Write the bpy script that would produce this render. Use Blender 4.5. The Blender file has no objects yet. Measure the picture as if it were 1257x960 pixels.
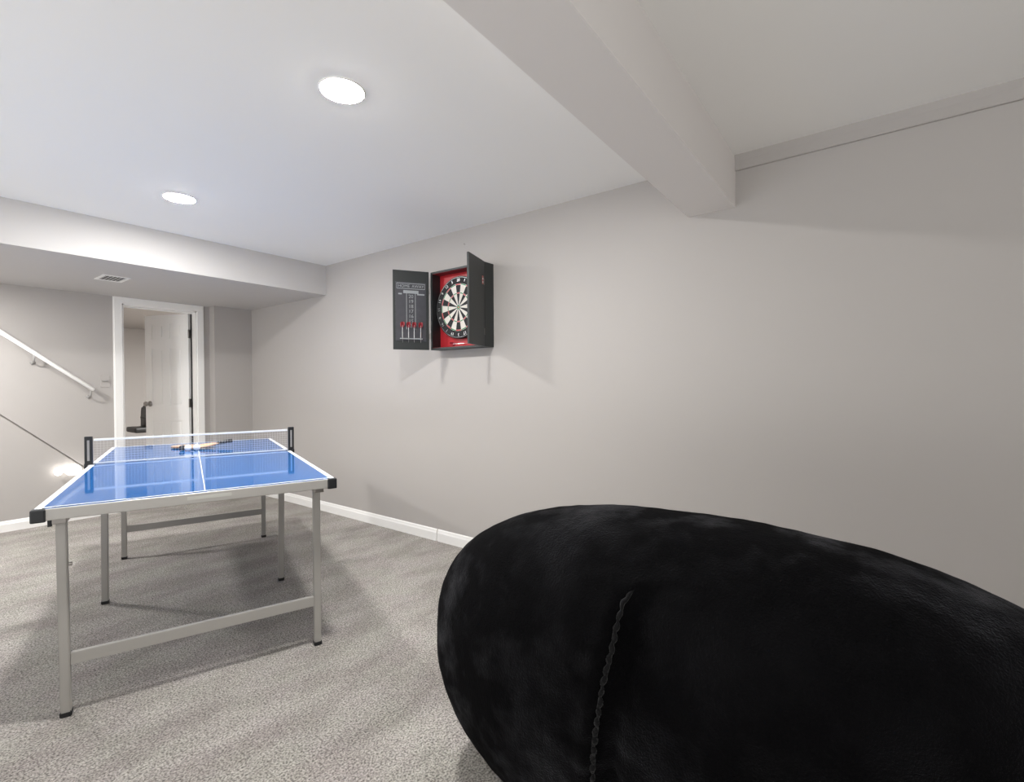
import bpy, bmesh, math, random
from mathutils import Vector, Matrix, noise
from math import sin, cos, pi, radians

C = bpy.context.scene.collection
random.seed(4)

# ------------------------------------------------------------------ measures (metres)
H = 2.3286            # ceiling
XR = 2.635            # right wall
YS = 4.168            # face of the boxed duct along the back
ZS = 2.053            # its underside
YA, YB = 5.772, 5.647 # door wall, and the slightly nearer wall beside it
B0, B1, ZB = 0.801, 0.570, 2.077   # dropped beam
XL, YF = -3.0, -3.0   # how far the open, unseen sides of the room reach

# ------------------------------------------------------------------ materials
def lin(r, g, b):
    f = lambda v: (v/255/12.92) if v/255 <= .04045 else ((v/255+.055)/1.055)**2.4
    return (f(r), f(g), f(b), 1)

def mat(name, col, rough=.6, metal=0, spec=.5, **kw):
    m = bpy.data.materials.new(name); m.use_nodes = True
    b = m.node_tree.nodes['Principled BSDF']
    b.inputs['Base Color'].default_value = col if len(col) == 4 else (*col, 1)
    b.inputs['Roughness'].default_value = rough
    b.inputs['Metallic'].default_value = metal
    b.inputs['Specular IOR Level'].default_value = spec
    for k, v in kw.items(): b.inputs[k.replace('_', ' ')].default_value = v
    return m

def noisy(m, scale=40, bump=.1, dist=.002, var=0, detail=3, vscale=None, tint=None):
    """object-space noise: bump, and a little colour variation"""
    nt = m.node_tree; N, L = nt.nodes, nt.links; b = N['Principled BSDF']
    tc = N.new('ShaderNodeTexCoord'); n = N.new('ShaderNodeTexNoise')
    n.inputs['Scale'].default_value = scale; n.inputs['Detail'].default_value = detail
    L.new(tc.outputs['Object'], n.inputs['Vector'])
    bp = N.new('ShaderNodeBump'); bp.inputs['Strength'].default_value = bump; bp.inputs['Distance'].default_value = dist
    L.new(n.outputs['Fac'], bp.inputs['Height']); L.new(bp.outputs['Normal'], b.inputs['Normal'])
    if var:
        n2 = N.new('ShaderNodeTexNoise'); n2.inputs['Scale'].default_value = vscale or scale
        L.new(tc.outputs['Object'], n2.inputs['Vector'])
        mx = N.new('ShaderNodeMix'); mx.data_type = 'RGBA'
        c = list(b.inputs['Base Color'].default_value)
        mx.inputs['A'].default_value = [v*(1-var) for v in c[:3]]+[1]
        mx.inputs['B'].default_value = tint or [min(1, v*(1+var)) for v in c[:3]]+[1]
        L.new(n2.outputs['Fac'], mx.inputs['Factor']); L.new(mx.outputs['Result'], b.inputs['Base Color'])
    return m

M = {}
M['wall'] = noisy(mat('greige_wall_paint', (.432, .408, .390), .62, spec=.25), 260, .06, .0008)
M['soffit'] = noisy(mat('wall_paint_lightened_duct', (.54, .522, .508), .62, spec=.25), 260, .06, .0008)  # wall greige lightened to stand in for light on the duct
M['beam'] = noisy(mat('wall_paint_lightened_beam', (.78, .75, .73), .62, spec=.25), 260, .06, .0008)  # same wall paint, the beam's missing light put into a paler colour
M['ceiling'] = noisy(mat('white_ceiling_paint', (.90, .892, .87), .8, spec=.2), 220, .06, .0008)
M['trim'] = noisy(mat('white_gloss_trim', (.86, .85, .83), .32), 90, .02, .0005)
M['door'] = noisy(mat('white_door_paint', (.88, .875, .86), .4), 120, .04, .0005)
M['alu'] = noisy(mat('brushed_grey_aluminium', (.44, .425, .40), .42, .3), 120, .03, .0004)
M['black'] = noisy(mat('black_plastic', (.012, .013, .015), .4), 150, .05, .0005)
M['blackmetal'] = noisy(mat('black_metal', (.02, .02, .02), .35, .6), 150, .03, .0005)
M['blue'] = noisy(mat('glossy_blue_tabletop', (.010, .115, .37), .05, spec=.5, IOR=1.68), 14, .015, .0008)
M['white'] = noisy(mat('white_line_paint', (.88, .9, .92), .25), 90, .02, .0005)
M['tape'] = noisy(mat('white_net_tape', (.85, .86, .86), .7), 300, .1, .0006)
M['cord'] = noisy(mat('pale_net_cord', (.70, .68, .68), .8), 300, .1, .0006)
M['wood'] = noisy(mat('pale_plywood', (.66, .42, .26), .5), 60, .05, .0006, var=.15)
M['rubber'] = noisy(mat('dark_rubber', (.03, .012, .014), .65), 800, .2, .0004)
M['ball'] = noisy(mat('white_celluloid', (.9, .88, .86), .35), 100, .01, .0003)
M['cab'] = noisy(mat('charcoal_cabinet_paint', (.021, .025, .025), .42), 120, .05, .0005)
M['cabdark'] = noisy(mat('black_cabinet_inside', (.010, .010, .011), .5), 120, .05, .0005)
M['red'] = noisy(mat('red_backing_board', (.42, .018, .025), .35), 60, .03, .0005)
M['dkred2'] = noisy(mat('dark_red_flight', (.26, .02, .03), .5), 60, .03, .0005)
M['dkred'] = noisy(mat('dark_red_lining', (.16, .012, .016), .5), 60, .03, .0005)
M['sb'] = noisy(mat('grey_score_panel', (.055, .055, .065), .35), 60, .03, .0005, var=.2, vscale=30)
M['sbline'] = noisy(mat('pale_score_print', (.34, .36, .37), .5), 60, .03, .0005)
M['sisal_w'] = noisy(mat('cream_sisal', (.62, .59, .53), .8), 500, .2, .0005)
M['sisal_b'] = noisy(mat('black_sisal', (.012, .012, .013), .8), 500, .2, .0005)
M['sisal_r'] = noisy(mat('red_sisal', (.5, .03, .03), .8), 500, .2, .0005)
M['sisal_g'] = noisy(mat('green_sisal', (.02, .20, .06), .8), 500, .2, .0005)
M['wire'] = noisy(mat('steel_wire', (.6, .6, .6), .3, .9), 300, .02, .0002)
M['steel'] = noisy(mat('satin_nickel', (.33, .31, .29), .35, .8), 150, .02, .0003)
M['ductshade'] = noisy(mat('duct_inside_shade', (.10, .095, .09), .7), 80, .05, .0005)
M['chair'] = noisy(mat('black_chair_leather', (.012, .012, .012), .45), 60, .1, .001)
M['toggle'] = noisy(mat('grey_switch_toggle', (.33, .32, .31), .4), 100, .02, .0003)

def emit(name, col, s):
    m = mat(name, (.9, .9, .9), .4); b = m.node_tree.nodes['Principled BSDF']
    b.inputs['Emission Color'].default_value = (*col, 1); b.inputs['Emission Strength'].default_value = s
    return noisy(m, 60, .01, .0002)
M['led'] = emit('led_lens', (1, .985, .96), 530)
M['led_added_left'] = emit('led_lens_added_left', (1, .985, .96), 40)  # unseen row on the left, added to fill the room
M['led_added_far'] = emit('led_lens_added_far_room', (1, .985, .96), 2100)  # lamp added to brighten the room past the door
M['led_added_near'] = emit('led_lens_added_near', (1, .985, .96), 340)  # unseen lamp added to brighten the beam side and near ceiling
M['led_added_stair'] = emit('led_lens_added_stair', (1, .985, .96), 390)  # unseen lamp added to brighten the back wall from the stair side
M['night'] = emit('night_lamp_glass', (1, .97, .92), 3.5)

# carpet: short cut pile, speckled beige grey with broad brushed patches
m = mat('speckled_carpet', (.4, .37, .34), .95, spec=.1); M['carpet'] = m
N, L = m.node_tree.nodes, m.node_tree.links; b = N['Principled BSDF']
tc = N.new('ShaderNodeTexCoord')
def nz(scale, detail, rough=.5, dim=None, map_scale=None, rot=0):
    n = N.new('ShaderNodeTexNoise'); n.inputs['Scale'].default_value = scale
    n.inputs['Detail'].default_value = detail; n.inputs['Roughness'].default_value = rough
    if map_scale:
        mp = N.new('ShaderNodeMapping'); mp.inputs['Scale'].default_value = map_scale; mp.inputs['Rotation'].default_value = (0, 0, rot)
        L.new(tc.outputs['Object'], mp.inputs['Vector']); L.new(mp.outputs['Vector'], n.inputs['Vector'])
    else: L.new(tc.outputs['Object'], n.inputs['Vector'])
    return n
def ramp(src, stops):
    r = N.new('ShaderNodeValToRGB'); r.color_ramp.elements[0].position = stops[0][0]; r.color_ramp.elements[0].color = stops[0][1]
    r.color_ramp.elements[1].position = stops[1][0]; r.color_ramp.elements[1].color = stops[1][1]
    for p, c in stops[2:]:
        e = r.color_ramp.elements.new(p); e.color = c
    L.new(src, r.inputs['Fac']); return r
fine = nz(150, 2, .6); mid = nz(42, 3, .7); patch = nz(2.4, 3, .55, map_scale=(1, 2.1, 1), rot=.5); hue = nz(5, 2)
r1 = ramp(fine.outputs['Fac'], [(.34, (.175, .165, .158, 1)), (.62, (.61, .588, .56, 1))])
r2 = ramp(mid.outputs['Fac'], [(.3, (.74, .74, .74, 1)), (.7, (1.0, 1.0, 1.0, 1))])
r3 = ramp(patch.outputs['Fac'], [(.38, (.80, .79, .785, 1)), (.60, (1.0, 1.0, 1.0, 1))])
r4 = ramp(hue.outputs['Fac'], [(.35, (1, .96, .955, 1)), (.65, (1, 1, .95, 1))])
def mul(a, c):
    x = N.new('ShaderNodeMix'); x.data_type = 'RGBA'; x.blend_type = 'MULTIPLY'; x.inputs['Factor'].default_value = 1
    L.new(a, x.inputs['A']); L.new(c, x.inputs['B']); return x.outputs['Result']
L.new(mul(mul(mul(r1.outputs['Color'], r2.outputs['Color']), r3.outputs['Color']), r4.outputs['Color']), b.inputs['Base Color'])
add = N.new('ShaderNodeMath'); add.operation = 'ADD'; L.new(fine.outputs['Fac'], add.inputs[0]); L.new(mid.outputs['Fac'], add.inputs[1])
bp = N.new('ShaderNodeBump'); bp.inputs['Strength'].default_value = .8; bp.inputs['Distance'].default_value = .008
L.new(add.outputs[0], bp.inputs['Height']); L.new(bp.outputs['Normal'], b.inputs['Normal'])

# black plush
m = mat('black_plush', (.0024, .0024, .0027), .95, spec=.04); M['plush'] = m
N, L = m.node_tree.nodes, m.node_tree.links; b = N['Principled BSDF']
b.inputs['Sheen Weight'].default_value = .16; b.inputs['Sheen Roughness'].default_value = .45
b.inputs['Sheen Tint'].default_value = (.62, .62, .68, 1)
tc = N.new('ShaderNodeTexCoord')
f1 = nz(230, 2, .7); f2 = nz(5, 4, .6); f3 = nz(45, 3, .6, map_scale=(1, 1, .5))
r = ramp(f2.outputs['Fac'], [(.45, (.05, .05, .05, 1)), (.68, (1, 1, 1, 1))])
mx = N.new('ShaderNodeMath'); mx.operation = 'MULTIPLY'; L.new(r.outputs['Color'], mx.inputs[0]); mx.inputs[1].default_value = .2
L.new(mx.outputs[0], b.inputs['Sheen Weight'])
ad = N.new('ShaderNodeMath'); ad.operation = 'MULTIPLY_ADD'; L.new(f3.outputs['Fac'], ad.inputs[0]); ad.inputs[1].default_value = .8; L.new(f1.outputs['Fac'], ad.inputs[2])
bp = N.new('ShaderNodeBump'); bp.inputs['Strength'].default_value = .7; bp.inputs['Distance'].default_value = .006
L.new(ad.outputs[0], bp.inputs['Height']); L.new(bp.outputs['Normal'], b.inputs['Normal'])

M['welt'] = noisy(mat('plush_welt_highlight', (.007, .007, .0075), .9, spec=.08, Sheen_Weight=.10), 160, .8, .004)  # plush lightened to paint the highlight along the seam ridge

# ------------------------------------------------------------------ helpers
def obj(name, bm, m, parent=None, smooth=False, loc=None):
    me = bpy.data.meshes.new(name)
    bmesh.ops.recalc_face_normals(bm, faces=bm.faces[:])
    bm.to_mesh(me); bm.free()
    for x in (m if isinstance(m, (list, tuple)) else [m]): me.materials.append(M[x])
    if smooth:
        for p in me.polygons: p.use_smooth = True
    o = bpy.data.objects.new(name, me); C.objects.link(o)
    if parent: o.parent = parent
    if loc: o.location = loc
    return o

def thing(name, label, cat, loc=(0, 0, 0), rot=(0, 0, 0), group=None):
    o = bpy.data.objects.new(name, None); C.objects.link(o)
    o.empty_display_size = .05
    o.location = loc; o.rotation_euler = rot
    o['label'] = label; o['category'] = cat
    if group: o['group'] = group
    return o

def tag(o, label, cat, group=None):
    o['label'] = label; o['category'] = cat
    if group: o['group'] = group
    return o

def struct(name, bm, m, label=None, parent=None, cat=None):
    o = obj(name, bm, m, parent)
    if not parent:
        o['kind'] = 'structure'
        if label: o['label'] = label
        if cat: o['category'] = cat
    return o

def box(bm, lo, hi, bev=0, mi=0, seg=2):
    vs = [bm.verts.new((x, y, z)) for x in (lo[0], hi[0]) for y in (lo[1], hi[1]) for z in (lo[2], hi[2])]
    F = [(0, 1, 3, 2), (4, 6, 7, 5), (0, 4, 5, 1), (2, 3, 7, 6), (0, 2, 6, 4), (1, 5, 7, 3)]
    fs = [bm.faces.new([vs[i] for i in f]) for f in F]
    for f in fs: f.material_index = mi
    if bev:
        es = list({e for f in fs for e in f.edges})
        r = bmesh.ops.bevel(bm, geom=es, offset=bev, segments=seg, affect='EDGES', profile=.6, clamp_overlap=True)
        for f in r['faces']: f.material_index = mi
    return bm

def bx(lo, hi, bev=0):
    return box(bmesh.new(), lo, hi, bev)

def bar(bm, p, q, w, d, up=(0, 0, 1), bev=0):
    """rectangular bar from p to q, w across, d along up"""
    p, q, up = Vector(p), Vector(q), Vector(up)
    a = (q-p).normalized(); s = a.cross(up).normalized(); u = s.cross(a).normalized()
    vs = [bm.verts.new(e + s*i*w/2 + u*j*d/2) for e in (p, q) for i, j in ((-1, -1), (1, -1), (1, 1), (-1, 1))]
    fs = [bm.faces.new([vs[i] for i in f]) for f in ((0, 3, 2, 1), (4, 5, 6, 7), (0, 1, 5, 4), (1, 2, 6, 5), (2, 3, 7, 6), (3, 0, 4, 7))]
    if bev:
        bmesh.ops.bevel(bm, geom=list({e for f in fs for e in f.edges}), offset=bev, segments=2, affect='EDGES')
    return bm

def prism(bm, pts, axis, a, b, mi=0):
    """polygon pts in the plane normal to axis, from a to b"""
    def P(u, v, w):
        return {'x': (w, u, v), 'y': (u, w, v), 'z': (u, v, w)}[axis]
    A = [bm.verts.new(P(u, v, a)) for u, v in pts]; B = [bm.verts.new(P(u, v, b)) for u, v in pts]
    n = len(pts); fs = [bm.faces.new(A), bm.faces.new(B[::-1])]
    for i in range(n): fs.append(bm.faces.new((A[i], B[i], B[(i+1) % n], A[(i+1) % n])))
    for f in fs: f.material_index = mi
    return bm

def tube(bm, pts, r, n=12, closed=False, caps=True):
    pts = [Vector(p) for p in pts]; rings = []; N_ = len(pts)
    t0 = (pts[1]-pts[0]).normalized(); ref = Vector((0, 0, 1)) if abs(t0.z) < .9 else Vector((1, 0, 0))
    for i, p in enumerate(pts):
        if closed: t = (pts[(i+1) % N_]-pts[i-1]).normalized()
        else: t = (pts[min(i+1, N_-1)]-pts[max(i-1, 0)]).normalized()
        s = t.cross(ref).normalized(); u = s.cross(t).normalized()
        rr = r[i] if isinstance(r, (list, tuple)) else r
        rings.append([bm.verts.new(p+(s*cos(2*pi*k/n)+u*sin(2*pi*k/n))*rr) for k in range(n)])
    for i in range(N_ if closed else N_-1):
        a, b_ = rings[i], rings[(i+1) % N_]
        for k in range(n): bm.faces.new((a[k], a[(k+1) % n], b_[(k+1) % n], b_[k]))
    if caps and not closed: bm.faces.new(rings[0][::-1]); bm.faces.new(rings[-1])
    return bm

def lathe(bm, prof, n=48, origin=(0, 0, 0), mi=0):
    """(radius, z) profile turned about z"""
    o = Vector(origin); rings = []
    for r, z in prof:
        rings.append([bm.verts.new(o+Vector((r*cos(2*pi*k/n), r*sin(2*pi*k/n), z))) for k in range(n)] if r > 1e-6 else [bm.verts.new(o+Vector((0, 0, z)))])
    for a, b_ in zip(rings, rings[1:]):
        for k in range(n):
            k2 = (k+1) % n
            if len(a) == 1 and len(b_) == 1: continue
            if len(a) == 1: f = bm.faces.new((a[0], b_[k2], b_[k]))
            elif len(b_) == 1: f = bm.faces.new((a[k], a[k2], b_[0]))
            else: f = bm.faces.new((a[k], a[k2], b_[k2], b_[k]))
            f.material_index = mi
    return bm

def text_bm(bm, s, size, mtx, depth=.0006):
    cu = bpy.data.curves.new('lettering', 'FONT'); cu.body = s; cu.size = size; cu.extrude = depth
    cu.align_x = 'CENTER'; cu.align_y = 'CENTER'; cu.resolution_u = 3
    o = bpy.data.objects.new('lettering', cu); C.objects.link(o)
    bpy.context.view_layer.update()
    me = bpy.data.meshes.new_from_object(o.evaluated_get(bpy.context.evaluated_depsgraph_get()))
    me.transform(mtx); bm.from_mesh(me)
    bpy.data.objects.remove(o); bpy.data.curves.remove(cu); bpy.data.meshes.remove(me)
    return bm

# ------------------------------------------------------------------ the room
T = .14
struct('floor', bx((-1.6, YF-T, -.12), (4.4, 10.7, 0)), 'carpet')  # cut short on the unseen left so added ground glow reaches the ceiling
struct('ceiling', bx((XL-T, YF-T, H), (XR+T, YA+.02, H+.12)), 'ceiling')
struct('wall_right', bx((XR, YF-T, 0), (XR+T, YA+.12, H)), 'wall')

struct('wall_front', bx((-.5, YF-T, 0), (XR, YF, H)), 'wall')
# back wall: door opening, stair line groove, and the part that stands a little nearer
DX0, DX1, DZ = 1.487, 2.127, 1.992
bm = bmesh.new()
gz = lambda x: .966 + (x-.671)*(-.951)                 # the sloping joint
x0, x1 = XL, 1.36
g = .009
YG = YA+.018
zl = H
xt = .671 - (zl-.966)/.951                              # where the joint meets the top
prism(bm, [(x0, 0), (x1, 0), (x1, gz(x1)-g), (xt, zl), (x0, zl)], 'y', YA, YG)
prism(bm, [(xt+2*g/.951, zl), (x1, gz(x1)+g), (x1, zl)], 'y', YA, YG)
box(bm, (x0, YG, 0), (x1, YA+.12, H))
box(bm, (x1, YA, 0), (DX0, YA+.12, H))
box(bm, (DX0, YA, DZ), (DX1, YA+.12, H))
box(bm, (DX1, YA, 0), (2.249, YA+.12, H))
box(bm, (2.249, YB, 0), (XR, YA+.12, H))
struct('wall_back', bm, 'wall')
# boxed-in duct
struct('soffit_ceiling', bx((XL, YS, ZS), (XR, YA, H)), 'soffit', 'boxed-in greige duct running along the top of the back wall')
# dropped beam
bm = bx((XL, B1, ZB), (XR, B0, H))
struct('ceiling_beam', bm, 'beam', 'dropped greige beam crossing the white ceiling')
# crown strip right of the beam
bm = bmesh.new()
prism(bm, [(XR, 2.256), (XR-.010, 2.256), (XR-.014, 2.262), (XR-.014, 2.300), (XR-.022, H), (XR, H)], 'y', YF, B1)
for v in bm.verts: v.co = Vector((v.co.y if False else v.co.x, v.co.y, v.co.z))
struct('trim_1', bm, 'wall', 'narrow wall-coloured strip under the ceiling right of the beam')

# the room beyond the door
struct('wall_far_room_back', bx((1.2, 10.5, 0), (4.4, 10.64, 2.23)), 'wall')
struct('wall_far_room_left', bx((1.06, YA+.12, 0), (1.2, 10.64, 2.23)), 'wall')
struct('wall_far_room_right', bx((4.26, YA+.12, 0), (4.4, 10.5, 2.23)), 'wall')
struct('wall_far_room_front', bx((XR+T, YA, 0), (4.4, YA+.12, 2.23)), 'wall')
struct('ceiling_far_room', bx((1.06, YA+.12, 2.23), (4.4, 10.64, 2.33)), 'wall')

# baseboards
def baseboard(name, segs):
    bm = bmesh.new()
    for (a, b_, n) in segs:      # a,b floor points along the wall; n unit normal into the room
        a, b_, n = Vector((*a, 0)), Vector((*b_, 0)), Vector((*n, 0))
        pf = [(0, 0), (.014, 0), (.014, .062), (.010, .072), (.008, .084), (.003, .090), (0, .090)]
        A = [bm.verts.new(a+n*u+Vector((0, 0, w))) for u, w in pf]; B = [bm.verts.new(b_+n*u+Vector((0, 0, w))) for u, w in pf]
        bm.faces.new(A); bm.faces.new(B[::-1])
        for i in range(len(pf)): bm.faces.new((A[i], B[i], B[(i+1) % len(pf)], A[(i+1) % len(pf)]))
    return struct(name, bm, 'trim')
baseboard('baseboard_right', [((XR, YF), (XR, 2.690), (-1, 0)), ((XR, 2.700), (XR, YB), (-1, 0))])
baseboard('baseboard_back', [((XL, YA), (1.425, YA), (0, -1)), ((2.189, YA), (2.249, YA), (0, -1)), ((2.249, YB), (XR-.014, YB), (0, -1))])

# door casing and jambs
bm = bmesh.new()
cw = .062
box(bm, (DX0-cw, YA-.018, 0), (DX0, YA, DZ+.002), .004)
box(bm, (DX1, YA-.018, 0), (DX1+cw, YA, DZ+.002), .004)
box(bm, (DX0-cw, YA-.018, DZ), (DX1+cw, YA, ZS), .004)
box(bm, (DX0-cw-.007, YA-.009, 0), (DX0-cw, YA, ZS), .002)
box(bm, (DX0-.002, YA-.005, 0), (DX0+.014, YA+.12, DZ))
box(bm, (DX1-.014, YA-.005, 0), (DX1+.002, YA+.12, DZ))
box(bm, (DX0, YA-.005, DZ-.014), (DX1, YA+.12, DZ+.002))
box(bm, (DX0+.014, YA+.060, 0), (DX0+.024, YA+.082, DZ-.014))
box(bm, (DX0+.014, YA+.060, DZ-.024), (DX1-.014, YA+.082, DZ-.014))
struct('trim_2', bm, 'trim', 'white casing around the doorway')

# the door leaf, swung into the far room
DW, DT, DHT = .600, .035, 1.965
hinge = (DX1-.022, YA+.125, 0)
door = bpy.data.objects.new('door_1', None); C.objects.link(door)
door.location = hinge; door.rotation_euler = (0, 0, radians(180-68)); door['kind'] = 'structure'
door['label'] = 'white six-panel door standing half open in the doorway'
# local: x from hinge to latch, y thickness; visible face is +y after rotation
bm = bmesh.new()
z0 = .012; st = .095
rails = [(.0, .20), (.82, .975), (1.60, 1.70), (1.865, DHT)]
box(bm, (0, -DT/2+.007, z0), (DW, DT/2-.007, z0+DHT))
for s in (-1, 1):
    y_in, y_out = s*(DT/2-.007), s*DT/2
    lo, hi = min(y_in, y_out), max(y_in, y_out)
    for xa, xb in ((0, st), (DW/2-.045, DW/2+.045), (DW-st, DW)): box(bm, (xa, lo, z0), (xb, hi, z0+DHT), .002)
    for za, zb in rails:
        for xa, xb in ((st, DW/2-.045), (DW/2+.045, DW-st)): box(bm, (xa, lo, z0+za), (xb, hi-.0004 if s > 0 else hi, z0+zb))
    for (za, zb) in ((.20, .82), (.975, 1.60), (1.70, 1.865)):
        for xa, xb in ((st, DW/2-.045), (DW/2+.045, DW-st)):
            box(bm, (xa+.022, lo, z0+za+.022), (xb-.022, hi-.001 if s > 0 else hi, z0+zb-.022), .004)
obj('door_leaf', bm, 'door', door)
bm = bmesh.new()
for s in (-1, 1):
    lathe(bm, [(.03, 0), (.03, .005), (.012, .008), (.011, .03), (.022, .036), (.027, .048), (.024, .060), (0, .066)], 24)
    for v in bm.verts:
        if not v.tag:
            v.co = Vector((DW-.065+v.co.x, s*(DT/2+v.co.z), 1.01+v.co.y)); v.tag = True
obj('door_knob', bm, 'steel', door, True)
for hz in (.22, 1.02, 1.76):
    bm = bmesh.new(); box(bm, (-.003, -DT/2+.002, hz-.045), (.003, DT/2-.002, hz+.045), .001)
    tube(bm, [(-.006, DT/2+.002, hz-.045), (-.006, DT/2+.002, hz+.045)], .006, 10)
    obj('hinge', bm, 'steel', door)

struct('hinge_gap_shade', bx((DX1-.018, YA+.084, 0), (DX1-.0135, YA+.122, DZ-.014)), 'cabdark', 'dark strip for the shaded gap down the hinge side of the doorway')  # dark strip painted for the shade in the hinge gap

# ------------------------------------------------------------------ ceiling lamps
def lamp(x, y, z, label, lens='led', group='round recessed ceiling lights', r=.080):
    t = thing('recessed_light', label, 'ceiling light', (x, y, z), group=group)
    bm = lathe(bmesh.new(), [(r+.006, 0), (r+.005, -.004), (r+.001, -.005), (r, -.004), (r, 0)], 64)
    obj('trim_ring', bm, 'trim', t, True)
    bm = lathe(bmesh.new(), [(r, -.001), (r, -.0035), (r*.9, -.0062), (r*.6, -.0078), (r*.3, -.0084), (0, -.0085)], 64)
    obj('lens', bm, lens, t, True)
    return t
lamp(1.119, 1.649, H, 'bright round ceiling light nearer the dropped beam, larger in view')
lamp(1.155, 3.358, H, 'bright round ceiling light nearer the boxed duct over the blue table')
G2 = 'unseen ceiling lights added beyond the view'
lamp(-1.55, 1.649, H, 'added unseen ceiling light far from the blue table', 'led_added_left', G2)
lamp(-1.55, 3.358, H, 'added unseen ceiling light over the stair side', 'led_added_left', G2)
lamp(-1.0, -1.4, H, 'added unseen ceiling light on the near side of the dropped beam', 'led_added_near', G2)
lamp(.0, 5.0, ZS, 'added unseen light under the boxed duct on the stair side', 'led_added_stair', G2, .10)
lamp(3.2, 7.6, 2.23, 'added unseen ceiling light in the room beyond the open door', 'led_added_far', G2)

# ------------------------------------------------------------------ table tennis table
TA = .340
tcx, tcy, TW, TL, TZ = 1.155, 3.111, .994, 2.10, .776
tab = thing('table_tennis_table', 'blue table tennis table on grey metal legs standing on the carpet', 'table tennis table', (tcx, tcy, 0), (0, 0, -TA))
w, l = TW/2, TL/2
bm = bmesh.new()
for s in (-1, 1):
    lo, hi = (-l+.012, -.001) if s < 0 else (.001, l-.012)
    box(bm, (-w+.012, lo, TZ-.014), (w-.012, hi, TZ-.001), .001)
obj('tabletop', bm, 'blue', tab)
# painted lines (0.4 mm proud)
bm = bmesh.new()
lw = .010
for s in (-1, 1):
    box(bm, (s*(w-.012)-(lw if s > 0 else 0), -l+.012, TZ-.002), (s*(w-.012)+(0 if s > 0 else lw), l-.012, TZ-.0004))
    box(bm, (-w+.012+lw, s*(l-.012)-(.024 if s > 0 else -.0125), TZ-.002), (w-.012-lw, s*(l-.012)+(-.0125 if s > 0 else .024), TZ-.0004))
obj('edge_line', bm, 'white', tab)
obj('centre_line', box(bmesh.new(), (-.0018, -l+.024, TZ-.002), (.0018, l-.024, TZ-.0003)), 'white', tab)
ah = .042
for s in (-1, 1):
    obj('end_rail', bx((-w+.02, s*l-(.022 if s > 0 else 0), TZ-ah), (w-.02, s*l+(0 if s > 0 else .022), TZ-.002), .003), 'alu', tab)
    bm = bmesh.new()
    box(bm, (s*w-(.014 if s > 0 else 0), -l+.02, TZ-ah), (s*w+(0 if s > 0 else .014), l-.02, TZ), .003)
    obj('side_rail', bm, 'white', tab)
    for q in (-1, 1):
        bm = bmesh.new()
        box(bm, (s*w-(.034 if s > 0 else .006), q*l-(.034 if q > 0 else .006), TZ-ah-.004), (s*w+(.006 if s > 0 else .034), q*l+(.006 if q > 0 else .034), TZ-.001), .005)
        obj('corner_cap', bm, 'black', tab)
obj('edge_gap_shade', bx((-w+.046, -l+.020, TZ-.003), (w-.046, -l+.0245, TZ-.0002)), 'cabdark', tab)  # dark strip in place of the shaded gap along the near rail
ix, iyn, iyf = .064, .094, .073
legs = [(-w+ix, -l+iyn), (w-ix, -l+iyn), (-w+ix, l-iyf), (w-ix, l-iyf), (-w+ix-.012, .150), (w-ix-.022, -.045)]
tops = [(-w+ix-.006, -l+iyn), (w-ix, -l+iyn), (-w+ix, l-iyf), (w-ix, l-iyf), (-w+ix-.006, .13), (w-ix-.015, -.06)]
for (fx, fy), (tx, ty) in zip(legs, tops):
    bm = bar(bmesh.new(), (fx, fy, .012), (tx, ty, TZ-.016), .030, .030, (0, 1, 0), .003)
    o = obj('leg', bm, 'alu', tab)
    f = obj('foot_cap', bar(bmesh.new(), (fx, fy, .0), (fx, fy, .020), .034, .034, (0, 1, 0), .003), 'black', o)
for yy in (-l+iyn, l-iyf):
    obj('stretcher', bar(bmesh.new(), (-w+ix+.014, yy, .205), (w-ix-.014, yy, .205), .020, .044, (0, 0, 1), .002), 'alu', tab)
# bolts and the clip by the near left leg
bm = bmesh.new()
box(bm, (-w+ix-.042, -l+iyn-.008, TZ-ah-.040), (-w+ix-.030, -l+iyn+.008, TZ-ah+.004), .002)
obj('leg_clip', bm, 'black', tab)
bm = bmesh.new(); tube(bm, [(-w+ix+.014, -l+iyn-.001, .55), (-w+ix+.022, -l+iyn-.001, .55)], .007, 10)
obj('bolt', bm, 'steel', tab)
for fx in (-w+ix, w-ix):
    obj('leg_bracket', bx((fx-.019, -l+.024, TZ-ah-.020), (fx+.019, -l+iyn+.022, TZ-.016), .002), 'steel', tab)
# pale worn print on the near rail
obj('rail_print', bx((-.06, -l-.0006, TZ-.026), (.09, -l+.001, TZ-.013), .0003), 'white', tab)
bpy.data.objects['rail_print'].active_material = mat('worn_pale_print', (.50, .50, .46), .5)

# net set
nety = .117
net = thing('table_tennis_net', 'white mesh net with black clamp posts fixed across the blue table', 'net', (tcx, tcy, 0), (0, 0, -TA))
nz0, nz1 = TZ+.006, TZ+.138
for s in (-1, 1):
    xo = s*(w+.004)
    bm = bmesh.new()
    box(bm, (xo-.017, nety-.012, TZ), (xo+.017, nety+.012, TZ+.152), .004)
    o = obj('net_post', bm, 'black', net)
    obj('label_strip', bx((xo-.005, nety-.0135, TZ+.022), (xo+.005, nety-.011, TZ+.132), .0008), 'toggle', o)
    bm = bmesh.new()
    box(bm, (xo-s*.018-.010, nety-.012, TZ+.0002), (xo-s*.018+.010, nety+.012, TZ+.004), .001)
    box(bm, (xo+s*.012-.006, nety-.018, TZ-.075), (xo+s*.012+.006, nety+.018, TZ+.008), .002)
    box(bm, (xo-s*.02-.032, nety-.018, TZ-.085), (xo-s*.02+.038, nety+.018, TZ-.073), .002)
    tube(bm, [(xo-s*.03, nety, TZ-.084), (xo-s*.03, nety, TZ-.044)], .006, 10)
    obj('clamp', bm, 'black', net)
xa, xb = -w+.016, w-.016
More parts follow.
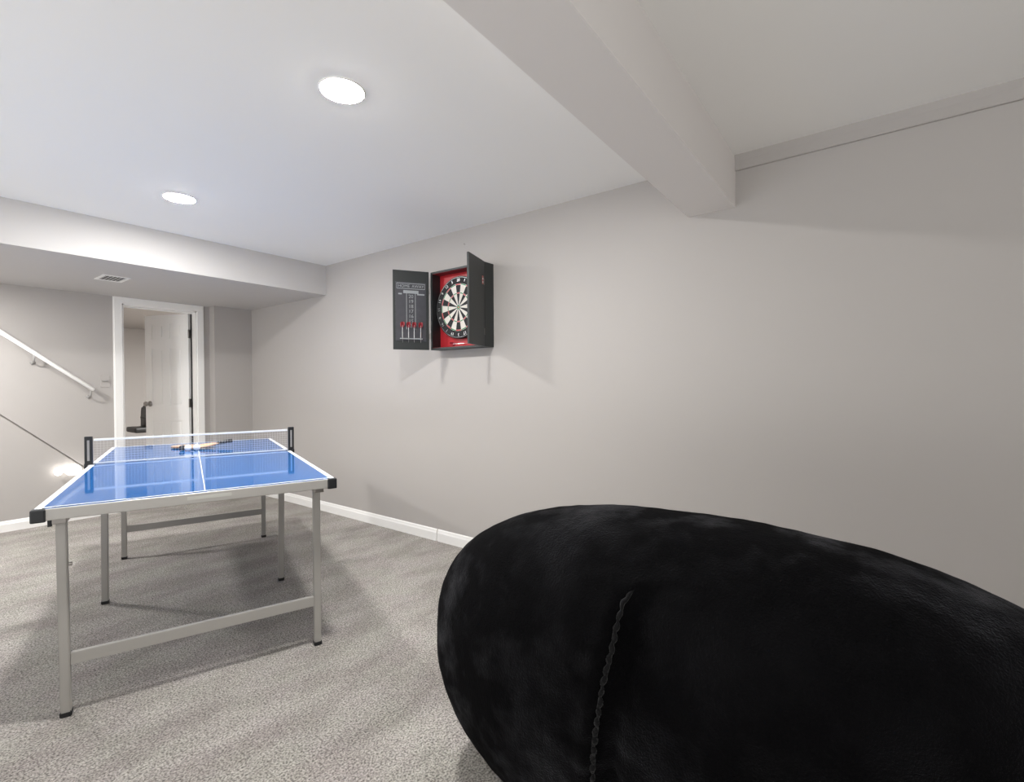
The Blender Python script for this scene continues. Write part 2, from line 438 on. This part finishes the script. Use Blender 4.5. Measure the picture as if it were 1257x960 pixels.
bm = bmesh.new(); box(bm, (xa, nety-.003, nz1-.011), (xb, nety+.003, nz1), .001)
obj('top_tape', bm, 'tape', net)
bm = bmesh.new(); box(bm, (xa, nety-.002, nz0-.003), (xb, nety+.002, nz0+.004), .0005)
obj('bottom_cord', bm, 'tape', net)
bm = bmesh.new(); nx = 66
for i in range(nx+1):
    x = xa+(xb-xa)*i/nx; box(bm, (x-.0004, nety-.0004, nz0), (x+.0004, nety+.0004, nz1-.012))
for k in range(1, 9):
    z = nz0+(nz1-.014-nz0)*k/9; box(bm, (xa, nety-.0004, z-.0004), (xb, nety+.0004, z+.0004))
obj('netting', bm, 'cord', net)

# bats and balls lying behind the net
def bat(loc, rot, label, wood_up=True):
    t = thing('table_tennis_bat', label, 'table tennis bat', loc, rot, 'bats lying behind the net')
    def outline(r, n=40):
        pts = []
        for k in range(n+1):
            a = radians(-68) + radians(316)*k/n     # leaves a gap toward the handle (-y)
            a2 = a
            pts.append((r*cos(a2)*.97, r*sin(a2)+.0))
        return pts
    pts = outline(.078)
    pts = [p for p in pts] + [(-.018, -.088), (.018, -.088)]
    bm = prism(bmesh.new(), pts, 'z', .004, .011); obj('blade', bm, 'wood', t)
    rp = [p for p in outline(.0765)]
    obj('rubber', prism(bmesh.new(), rp, 'z', .0, .004), 'rubber', t)
    bm = bmesh.new(); tube(bm, [(0, -.078, .0085), (0, -.10, .0085), (0, -.14, .0085), (0, -.172, .0085)], [.010, .0125, .013, .015], 16)
    obj('handle', bm, 'rubber' if not wood_up else 'black', t, True)
    return t
tz = TZ-.0004
bat((1.315, 3.80, tz+.004), (radians(-2), 0, radians(-24)), 'wooden bat on the blue table, its dark handle pointing to the net')
bat((1.375, 3.645, tz+.0115), (radians(-7), 0, radians(75)), 'wooden bat with dark rubber edge on the blue table beside the two balls')
def ball(loc, label):
    bm = bmesh.new(); bmesh.ops.create_uvsphere(bm, u_segments=32, v_segments=20, radius=.02)
    return tag(obj('table_tennis_ball', bm, 'ball', None, True, loc), label, 'ball', 'white balls behind the net')
ball((1.262, 3.585, tz+.020), 'white table tennis ball nearer the bat with its handle to the net')
ball((1.306, 3.567, tz+.020), 'white table tennis ball beside the bat with the dark rubber edge')

# ------------------------------------------------------------------ dart cabinet
yl, yr, cz0, cz1, D = 2.658, 2.132, 1.456, 2.032, .096
F = XR-D
cab = thing('dart_cabinet', 'open charcoal dartboard cabinet with red inside mounted on the greige wall', 'dart cabinet', (XR, (yl+yr)/2, cz0))
ox, oy = XR, (yl+yr)/2
hw, hh = (yl-yr)/2, cz1-cz0
t_ = .014
bm = bmesh.new()
box(bm, (-D, -hw, 0), (0, -hw+t_, hh), .0015); box(bm, (-D, hw-t_, 0), (0, hw, hh), .0015)
box(bm, (-D, -hw+t_, 0), (0, hw-t_, t_), .0015); box(bm, (-D, -hw+t_, hh-t_), (0, hw-t_, hh), .0015)
obj('case', bm, 'cab', cab)
obj('back_panel', bx((-.012, -hw+t_, t_), (-.001, hw-t_, hh-t_)), 'red', cab)
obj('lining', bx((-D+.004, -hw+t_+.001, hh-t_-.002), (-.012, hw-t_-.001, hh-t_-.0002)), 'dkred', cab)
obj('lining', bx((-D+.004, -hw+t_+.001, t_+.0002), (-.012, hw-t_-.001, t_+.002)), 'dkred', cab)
obj('lining', bx((-D+.004, hw-t_-.003, t_+.002), (-.012, hw-t_-.001, hh-t_-.002)), 'cabdark', cab)
def cab_door(side, ang):
    e = bpy.data.objects.new('cabinet_door', None); C.objects.link(e); e.parent = cab
    e.location = (-D, side*hw, 0)
    # local x along door from hinge, outer face -y side for left
    e.rotation_euler = (0, 0, ang)
    return e
wd = hw-.002
# left door (hinge at yl): closed direction is -y ; opened by 122.6 degrees toward -x then outward
aL = 2.140; aR = 1.882
dirL = (-sin(aL), -cos(aL)); dirR = (-sin(aR), cos(aR))
def door_mesh(name, hx, hy, d, flip):
    """a door panel: local x = along the door, local y = thickness; returned part carries its own origin"""
    ang = math.atan2(d[1], d[0])
    o = obj(name, bx((0, -.007, 0), (wd, .007, hh), .002), 'cab', cab)
    o.location = (hx+d[0]*(.012 if hy > 0 else 0), hy+d[1]*(.012 if hy > 0 else 0), 0); o.rotation_euler = (0, 0, ang)
    return o
dl = door_mesh('cabinet_door', -D-.006, hw-.004, dirL, 1)
dr = door_mesh('cabinet_door', -D-.006, -hw+.004, dirR, 1)
# inner face of the left door looks toward the camera side: local +y or -y
inL = 1    # sign of local y for the inner face of the left door
def flat(y0, y1): return (min(y0, y1), max(y0, y1))
def on_left(x0_, x1_, z0_, z1_, th0, th1, name, m, b_=0):
    a, c = flat(inL*th0, inL*th1)
    return obj(name, bx((x0_, a, z0_), (x1_, c, z1_), b_), m, dl)
on_left(.022, wd-.018, .062, hh-.085, .0072, .0100, 'scoreboard', 'sb', .0006)
sb0, sb1, sz0, sz1 = .022, wd-.018, .062, hh-.085
bm = bmesh.new()
def pl(bm, xa_, xb_, za_, zb_):
    a, c = flat(inL*.0101, inL*.0106); box(bm, (xa_, a, za_), (xb_, c, zb_))
mid_ = (sb0+sb1)/2
# frame of the heading, column box and the two underlines
pl(bm, sb0+.008, sb1-.008, sz1-.012, sz1-.008); pl(bm, sb0+.008, sb1-.008, sz1-.050, sz1-.046)
pl(bm, sb0+.008, sb0+.011, sz1-.050, sz1-.008); pl(bm, sb1-.011, sb1-.008, sz1-.050, sz1-.008)
pl(bm, mid_-.055, mid_+.055, sz1-.082, sz1-.060)
pl(bm, sb0+.012, mid_-.045, sz1-.092, sz1-.082); pl(bm, mid_+.065, sb1-.020, sz1-.092, sz1-.082)
pl(bm, mid_-.034, mid_-.030, sz0+.085, sz1-.082); pl(bm, mid_+.030, mid_+.034, sz0+.085, sz1-.082)
obj('score_ruling', bm, 'sbline', dl)
# numbers down the middle column, headings either side
bm = bmesh.new()
RX = Matrix(((-1 if inL > 0 else 1, 0, 0, 0), (0, 0, inL, 0), (0, 1, 0, 0), (0, 0, 0, 1)))
def put(s, size, x, z):
    text_bm(bm, s, size, Matrix.Translation((x, inL*.0102, z)) @ RX)
for k, s in enumerate(['20', '19', '18', '17', '16', '15', 'B']): put(s, .036, mid_, sz1-.105-k*.036)
put('HOME', .030, sb1-.060 if inL > 0 else sb0+.060, sz1-.030); put('AWAY', .030, sb0+.060 if inL > 0 else sb1-.060, sz1-.030)
obj('score_lettering', bm, 'sbline', dl)
# dart rack on the door: two clips and a tray
a, c = flat(inL*.010, inL*.030)
bm = bmesh.new(); box(bm, (sb0+.030, a, sz0+.012), (sb1-.030, c, sz0+.020), .001)
obj('dart_rack', bm, 'sbline', dl)
# hinges
for z in (.10, hh-.14):
    for s in (-1, 1):
        bm = bmesh.new(); tube(bm, [(-D-.010, s*(hw+.001), z-.022), (-D-.010, s*(hw+.001), z+.022)], .0045, 10)
        obj('hinge', bm, 'steel', cab)
# red and white marks near the hinge on the right door's outer face
bm = bmesh.new(); mk = -1
for (zc, hh_) in ((hh-.135, .030), (.09, .022)):
    for k in range(2):
        a, c = flat(.0071*1, .0076*1)
        pass
M['mark'] = noisy(mat('red_white_mark', (.55, .16, .14), .4), 60, .02, .0003)
box(bm, (.022, .0071, hh-.160), (.044, .0077, hh-.105)); obj('emblem', bm, 'mark', dr)
bm = bmesh.new(); box(bm, (.026, .0071, hh-.130), (.040, .0079, hh-.118)); box(bm, (.026, .0071, hh-.150), (.040, .0079, hh-.142)); obj('emblem_bars', bm, 'tape', dr)

# darts
def dart(loc, rot, label, flight='red', s=1.0):
    t = thing('dart', label, 'dart', loc, rot, 'darts kept in the cabinet')
    bm = bmesh.new()
    tube(bm, [(0, 0, 0), (0, 0, .03*s)], [.0006, .0012], 8); tube(bm, [(0, 0, .03*s), (0, 0, .034*s), (0, 0, .078*s), (0, 0, .082*s)], [.0015, .0036, .0036, .002], 12)
    obj('barrel', bm, 'wire', t)
    obj('shaft', tube(bmesh.new(), [(0, 0, .082*s), (0, 0, .125*s)], .002, 8), 'tape', t)
    bm = bmesh.new()
    pf = [(.001, .105*s), (.018, .118*s), (.019, .140*s), (.012, .148*s), (.001, .148*s)]
    for k in range(4):
        a_ = pi/4+pi/2*k; ca, sa = cos(a_), sin(a_)
        A = [bm.verts.new((u*ca-.0004*sa, u*sa+.0004*ca, v)) for u, v in pf]; B = [bm.verts.new((u*ca+.0004*sa, u*sa-.0004*ca, v)) for u, v in pf]
        bm.faces.new(A); bm.faces.new(B[::-1])
        for i in range(5): bm.faces.new((A[i], B[i], B[(i+1) % 5], A[(i+1) % 5]))
    obj('flight', bm, 'dkred2', t)
    return t
import mathutils
bpy.context.view_layer.update()
Mdl = Matrix.Translation(cab.location) @ Matrix.Translation(dl.location) @ mathutils.Euler(dl.rotation_euler).to_matrix().to_4x4()
names = ['first', 'second', 'third', 'fourth']
for k, xx in enumerate((sb0+.045, mid_-.018, mid_+.022, sb1-.045)):
    p = Mdl @ Vector((xx, inL*.0335, sz0+.018-.030))
    dart(p, (0, 0, dl.rotation_euler.z), ['red-flighted dart in the door rack, nearest the open edge', 'red-flighted dart in the door rack, one in from the open edge',
         'red-flighted dart in the door rack, one in from the hinge', 'red-flighted dart in the door rack, nearest the hinge'][3-k], 'red')
dart((XR-.055, 2.33, cz0+t_+.0225), (radians(-90), 0, radians(8)), 'loose dart lying on the floor of the dart cabinet below the board', 'red')

# dartboard
dbx, dby, dbz = XR-.012, 2.42, 1.757
board = thing('dartboard', 'round black and cream bristle dartboard hanging inside the red-backed cabinet', 'dartboard', (dbx, dby, dbz), (0, radians(-90), 0))
# local z points to -x world (out of the wall); local x -> world +z, local y -> world y
Rb = .2255; TH = .036
obj('board_body', lathe(bmesh.new(), [(0, 0), (Rb, 0), (Rb, TH-.003), (Rb-.003, TH), (0, TH)], 96), 'sisal_b', board)
bm = bmesh.new()
radii = [(.016, .099, 's'), (.099, .107, 'r'), (.107, .162, 's'), (.162, .170, 'r')]
for k in range(20):
    for ra, rb, kd in radii:
        a0, a1 = 2*pi*(k-.5)/20, 2*pi*(k+.5)/20
        n = 4; In = [bm.verts.new((ra*cos(a0+(a1-a0)*i/n), ra*sin(a0+(a1-a0)*i/n), TH+.0006)) for i in range(n+1)]
        Ou = [bm.verts.new((rb*cos(a0+(a1-a0)*i/n), rb*sin(a0+(a1-a0)*i/n), TH+.0006)) for i in range(n+1)]
        for i in range(n):
            f = bm.faces.new((In[i], Ou[i], Ou[i+1], In[i+1])); f.material_index = (1 if k % 2 == 0 else 0) if kd == 's' else (2 if k % 2 == 0 else 3)
lathe(bm, [(.016, TH+.0006), (.0064, TH+.0006)], 32, mi=3); lathe(bm, [(.0064, TH+.0006), (0, TH+.0006)], 32, mi=2)
for f in bm.faces:
    if f.normal.z < 0: f.normal_flip()
o = obj('scoring_face', bm, ['sisal_w', 'sisal_b', 'sisal_r', 'sisal_g'], board)
bm = bmesh.new()
for r_ in (.0064, .016, .099, .107, .162, .170): tube(bm, [(r_*cos(2*pi*k/64), r_*sin(2*pi*k/64), TH+.0016) for k in range(64)], .0007, 6, True)
for k in range(20):
    a_ = 2*pi*(k+.5)/20; tube(bm, [(.016*cos(a_), .016*sin(a_), TH+.0016), (.170*cos(a_), .170*sin(a_), TH+.0016)], .0007, 6)
obj('wire_spider', bm, 'wire', board)
bm = bmesh.new(); nums = [20, 1, 18, 4, 13, 6, 10, 15, 2, 17, 3, 19, 7, 16, 8, 11, 14, 9, 12, 5]
for k, nn in enumerate(nums):
    a_ = -2*pi*k/20      # clockwise as seen from the room: world +y is to the viewer's left
    px_, py_ = .196*cos(a_), .196*sin(a_)
    # text plane: right = -y(local) , up = +x(local), normal = +z
    bs = Matrix(((0, 1, 0, 0), (-1, 0, 0, 0), (0, 0, 1, 0), (0, 0, 0, 1)))
    text_bm(bm, str(nn), .030, Matrix.Translation((px_, py_, TH+.0018)) @ Matrix.Rotation(a_, 4, 'Z') @ bs)
obj('number_lettering', bm, 'wire', board)
bm = bmesh.new(); tube(bm, [(.2165*cos(2*pi*k/96), .2165*sin(2*pi*k/96), TH+.0016) for k in range(96)], .0010, 6, True)
obj('number_ring', bm, 'wire', board)

# small nail above the cabinet
bm = bmesh.new(); tube(bm, [(XR, 2.396, 2.217), (XR-.012, 2.396, 2.217)], .0022, 10); tube(bm, [(XR-.012, 2.396, 2.217), (XR-.0135, 2.396, 2.217)], .005, 12)
tag(obj('wall_nail', bm, 'steel'), 'tiny nail in the greige wall just above the dart cabinet', 'nail')

# ------------------------------------------------------------------ handrail, switch, vent, lamp at the wall
slope = (1.651-1.175)/(1.256-.671)
rl = thing('wall_handrail', 'white sloping handrail on brackets along the greige back wall', 'handrail', (1.256, YA, 1.175))
ex = .15; L_ = 1.256-ex
bm = bmesh.new()
tube(bm, [(.004, -.070, -.006), (-.004, -.070, .0), (-L_, -.070, L_*slope)], [.011, .018, .018], 16)
obj('rail', bm, 'trim', rl, True)
for dx in (.02, .387, .86):
    z = dx*slope
    bm = bmesh.new()
    tube(bm, [(-dx, -.001, z-.085), (-dx, -.040, z-.083), (-dx, -.064, z-.062), (-dx, -.070, z-.022)], .007, 10)
    bmw = lathe(bm, [(0, 0), (.018, 0), (.018, .004), (.010, .008), (0, .008)], 20)
    for v in list(bm.verts)[-82:]:
        pass
    obj('bracket', bm, 'toggle', rl, True)
    # turn the rosette onto the wall
    o = [q for q in rl.children if q.name.startswith('bracket')][-1]
    me = o.data; base = len(me.vertices)-(20*3+2)
    for i in range(base, len(me.vertices)):
        c_ = me.vertices[i].co; me.vertices[i].co = Vector((-dx+c_.x, -c_.z, z-.085+c_.y))

sw = thing('light_switch', 'white light switch plate between the handrail end and the door casing', 'light switch', (1.355, YA, 1.25))
obj('plate', bx((-.035, -.006, -.057), (.035, 0, .057), .002), 'wall', sw)
obj('toggle', bx((-.022, -.016, -.004), (.022, -.005, .010), .002), 'toggle', sw)

vent = thing('ceiling_vent', 'small white air vent in the underside of the boxed duct', 'vent', (1.19, 4.83, ZS))
bm = bmesh.new(); vx, vy = .088, .125
box(bm, (-vx, -vy, -.005), (vx, -vy+.022, 0), .0015); box(bm, (-vx, vy-.022, -.005), (vx, vy, 0), .0015)
box(bm, (-vx, -vy+.022, -.005), (-vx+.022, vy-.022, 0), .0015); box(bm, (vx-.022, -vy+.022, -.005), (vx, vy-.022, 0), .0015)
obj('frame', bm, 'trim', vent)
obj('duct_shade_plate', bx((-vx+.02, -vy+.02, -.0012), (vx-.02, vy-.02, -.0002)), 'ductshade', vent)  # dark plate standing in for the shade inside the duct
for k in range(6):
    x = -vx+.030+k*.0235
    bm = bx((x, -vy+.022, -.0035), (x+.0012, vy-.022, -.0012)); obj('slat', bm, 'trim', vent)

nl = thing('wall_lamp', 'small glowing white double wall lamp low beside the blue table', 'wall lamp', (1.06, YA, .458))
obj('back_plate', bx((-.045, -.014, -.018), (.06, 0, .018), .004), 'trim', nl)
for (cx_, a_, b_) in ((-.046, .029, .036), (.052, .058, .048)):
    bm = bmesh.new(); bmesh.ops.create_uvsphere(bm, u_segments=28, v_segments=16, radius=1)
    for v in bm.verts: v.co = Vector((cx_+v.co.x*a_, -.040+v.co.y*.028, v.co.z*b_))
    obj('globe', bm, 'night', nl, True)

# ------------------------------------------------------------------ chair in the far room
ch = thing('office_chair', 'black padded chair seen through the open doorway', 'chair', (2.70, 9.45, 0))
bm = box(bmesh.new(), (-.175, -.22, .475), (.20, .22, .560), .035, seg=4); obj('seat', bm, 'chair', ch, True)
bm = bmesh.new()
pf = [(.015, .53), (.018, .70), (.022, .83), (.035, .885), (.08, .895), (.135, .86), (.150, .72), (.150, .53)]
prism(bm, pf, 'y', -.22, .22); bmesh.ops.bevel(bm, geom=[e for e in bm.edges], offset=.02, segments=3, affect='EDGES', clamp_overlap=True)
obj('backrest', bm, 'chair', ch, True)
obj('column', tube(bmesh.new(), [(.10, 0, .09), (.10, 0, .30), (.10, 0, .48)], [.028, .026, .022], 16), 'blackmetal', ch, True)
for k in range(5):
    a_ = 2*pi*k/5+.3; o = obj('chair_leg', bar(bmesh.new(), (.10, 0, .10), (.10+.27*cos(a_), .27*sin(a_), .068), .035, .028, bev=.005), 'blackmetal', ch)
    bm = bmesh.new(); c0 = Vector((.10+.27*cos(a_), .27*sin(a_), .028)); s_ = Vector((-sin(a_), cos(a_), 0))*.018
    tube(bm, [c0-s_, c0+s_], .028, 18); tube(bm, [c0+Vector((0, 0, .02)), c0+Vector((0, 0, .05))], .008, 8); obj('caster', bm, 'black', o, True)

# ------------------------------------------------------------------ the big plush bag
bcx, bcy, BA, BB, BZ, BYW, E1, E2, TPR = 1.267, .357, .820, .300, .442, -1.517, .81, .79, -.015
bag = thing('bean_bag_sofa', 'large black plush bean bag lounger on the carpet beside the long wall', 'bean bag', (bcx, bcy, 0), (0, 0, BYW))
sg = lambda v, e: math.copysign(abs(v)**e, v)
def bag_pt(th, ph):
    x = BA*sg(cos(ph), E1)*sg(cos(th), E2); y = BB*sg(cos(ph), E1)*sg(sin(th), E2); z = BZ*sg(sin(ph), E1)
    k = 1+TPR*x/BA
    return Vector((x, y*k, max(BZ*.92+z*k, 0)))
seam_world = [(1.060, .380, .757), (1.048, .403, .748), (1.041, .432, .735), (1.019, .453, .703), (.999, .460, .656), (.984, .466, .601), (.972, .482, .525),
              (.967, .490, .460), (.966, .500, .390), (.969, .505, .312), (.983, .520, .212), (1.00, .53, .12), (1.03, .54, .03)]
inv = (Matrix.Translation((bcx, bcy, 0)) @ Matrix.Rotation(BYW, 4, 'Z')).inverted()
seam = [inv @ Vector(p) for p in seam_world]
def seam_x(z):      # local x of the seam at height z
    for p, q in zip(seam, seam[1:]):
        if q.z <= z <= p.z:
            t = (p.z-z)/(p.z-q.z); return p.x+(q.x-p.x)*t
    return None
NU, NV = 260, 130
bm = bmesh.new(); grid = []
def ease(n):   # even angular samples are fine
    return n
for j in range(NV+1):
    ph = -pi/2+pi*j/NV; row = []
    for i in range(NU):
        th = 2*pi*i/NU; p = bag_pt(th, ph)
        nrm = Vector((p.x/BA**2, p.y/BB**2, (p.z-BZ*.92)/BZ**2)).normalized()
        if p.z > .004:
            f_ = min(1, p.z/.08)
            d = .004*noise.noise(p*3.1)+.003*noise.noise(p*8+Vector((3, 1, 7)))+.0016*noise.noise(p*26)
            sx = seam_x(p.z)
            if sx is not None and p.y < -.02:
                fade = max(0, min(1, (.765-p.z)/.10))
                u = p.x-sx                              # + is toward the foot of the bag
                d += fade*(.014*math.exp(-((u+.022)/.020)**2) - .034*math.exp(-((u-.030)/.024)**2) - .016*math.exp(-((u-.10)/.09)**2))
                # puckers running off the seam
                d += fade*.0035*sin(p.z*95+4*u)*math.exp(-(u/.07)**2)
            p = p+nrm*d*f_
            p.z = max(p.z, .0)
        row.append(bm.verts.new(p))
    grid.append(row)
for j in range(NV):
    for i in range(NU):
        try: bm.faces.new((grid[j][i], grid[j][(i+1) % NU], grid[j+1][(i+1) % NU], grid[j+1][i]))
        except ValueError: pass
bmesh.ops.remove_doubles(bm, verts=bm.verts[:], dist=.0004)
body = obj('bag_body', bm, 'plush', bag, True)
# stitched welt following the seam: resample, gathered beads
def resample(pts, step):
    out = [pts[0]]; acc = 0
    for p, q in zip(pts, pts[1:]):
        d = (q-p).length; n = max(1, int(d/step))
        for k in range(1, n+1): out.append(p.lerp(q, k/n))
    return out
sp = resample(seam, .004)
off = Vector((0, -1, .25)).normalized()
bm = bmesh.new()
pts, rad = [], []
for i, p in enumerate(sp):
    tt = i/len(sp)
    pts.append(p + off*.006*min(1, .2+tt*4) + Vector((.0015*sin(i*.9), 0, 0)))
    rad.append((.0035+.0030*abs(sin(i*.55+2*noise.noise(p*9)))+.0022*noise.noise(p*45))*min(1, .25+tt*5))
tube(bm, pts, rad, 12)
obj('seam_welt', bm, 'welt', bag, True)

# ------------------------------------------------------------------ camera, world, view
FP, yaw, pitch, roll, hc = 597.1751, .927, -.0114, -.0054, 1.19
cy, sy, cp, sp_ = cos(yaw), sin(yaw), cos(pitch), sin(pitch)
fwd = Vector((sy*cp, cy*cp, sp_)); r0 = Vector((cy, -sy, 0)); u0 = r0.cross(fwd)
r_ = cos(roll)*r0+sin(roll)*u0; u_ = -sin(roll)*r0+cos(roll)*u0
cam = bpy.data.cameras.new('camera'); co = bpy.data.objects.new('camera', cam); C.objects.link(co)
cam.sensor_fit = 'HORIZONTAL'; cam.sensor_width = 36; cam.lens = 36*FP/1257; cam.clip_start = .02; cam.clip_end = 60
R = Matrix((r_, u_, -fwd)).transposed().to_4x4(); co.matrix_world = Matrix.Translation((0, 0, hc)) @ R
bpy.context.scene.camera = co

w_ = bpy.data.worlds.new('world'); bpy.context.scene.world = w_; w_.use_nodes = True
wn, wl = w_.node_tree.nodes, w_.node_tree.links
wt = wn.new('ShaderNodeTexCoord'); wx = wn.new('ShaderNodeSeparateXYZ'); wl.new(wt.outputs['Generated'], wx.inputs[0])
wr = wn.new('ShaderNodeMapRange'); wr.inputs['From Min'].default_value = -.10; wr.inputs['From Max'].default_value = .05
wr.inputs['To Min'].default_value = 2.05; wr.inputs['To Max'].default_value = .2  # unseen lower half glows brighter, added to lift the ceiling
wl.new(wx.outputs['Z'], wr.inputs['Value']); wl.new(wr.outputs['Result'], wn['Background'].inputs['Strength'])
wn['Background'].inputs['Color'].default_value = (1, 1, 1, 1)
vs = bpy.context.scene.view_settings
vs.view_transform = 'Standard'; vs.look = 'None'; vs.gamma = 1; vs.use_curve_mapping = False; vs.exposure = .25

sc = bpy.context.scene
sc.cycles.max_bounces = 14; sc.cycles.diffuse_bounces = 10; sc.cycles.glossy_bounces = 4
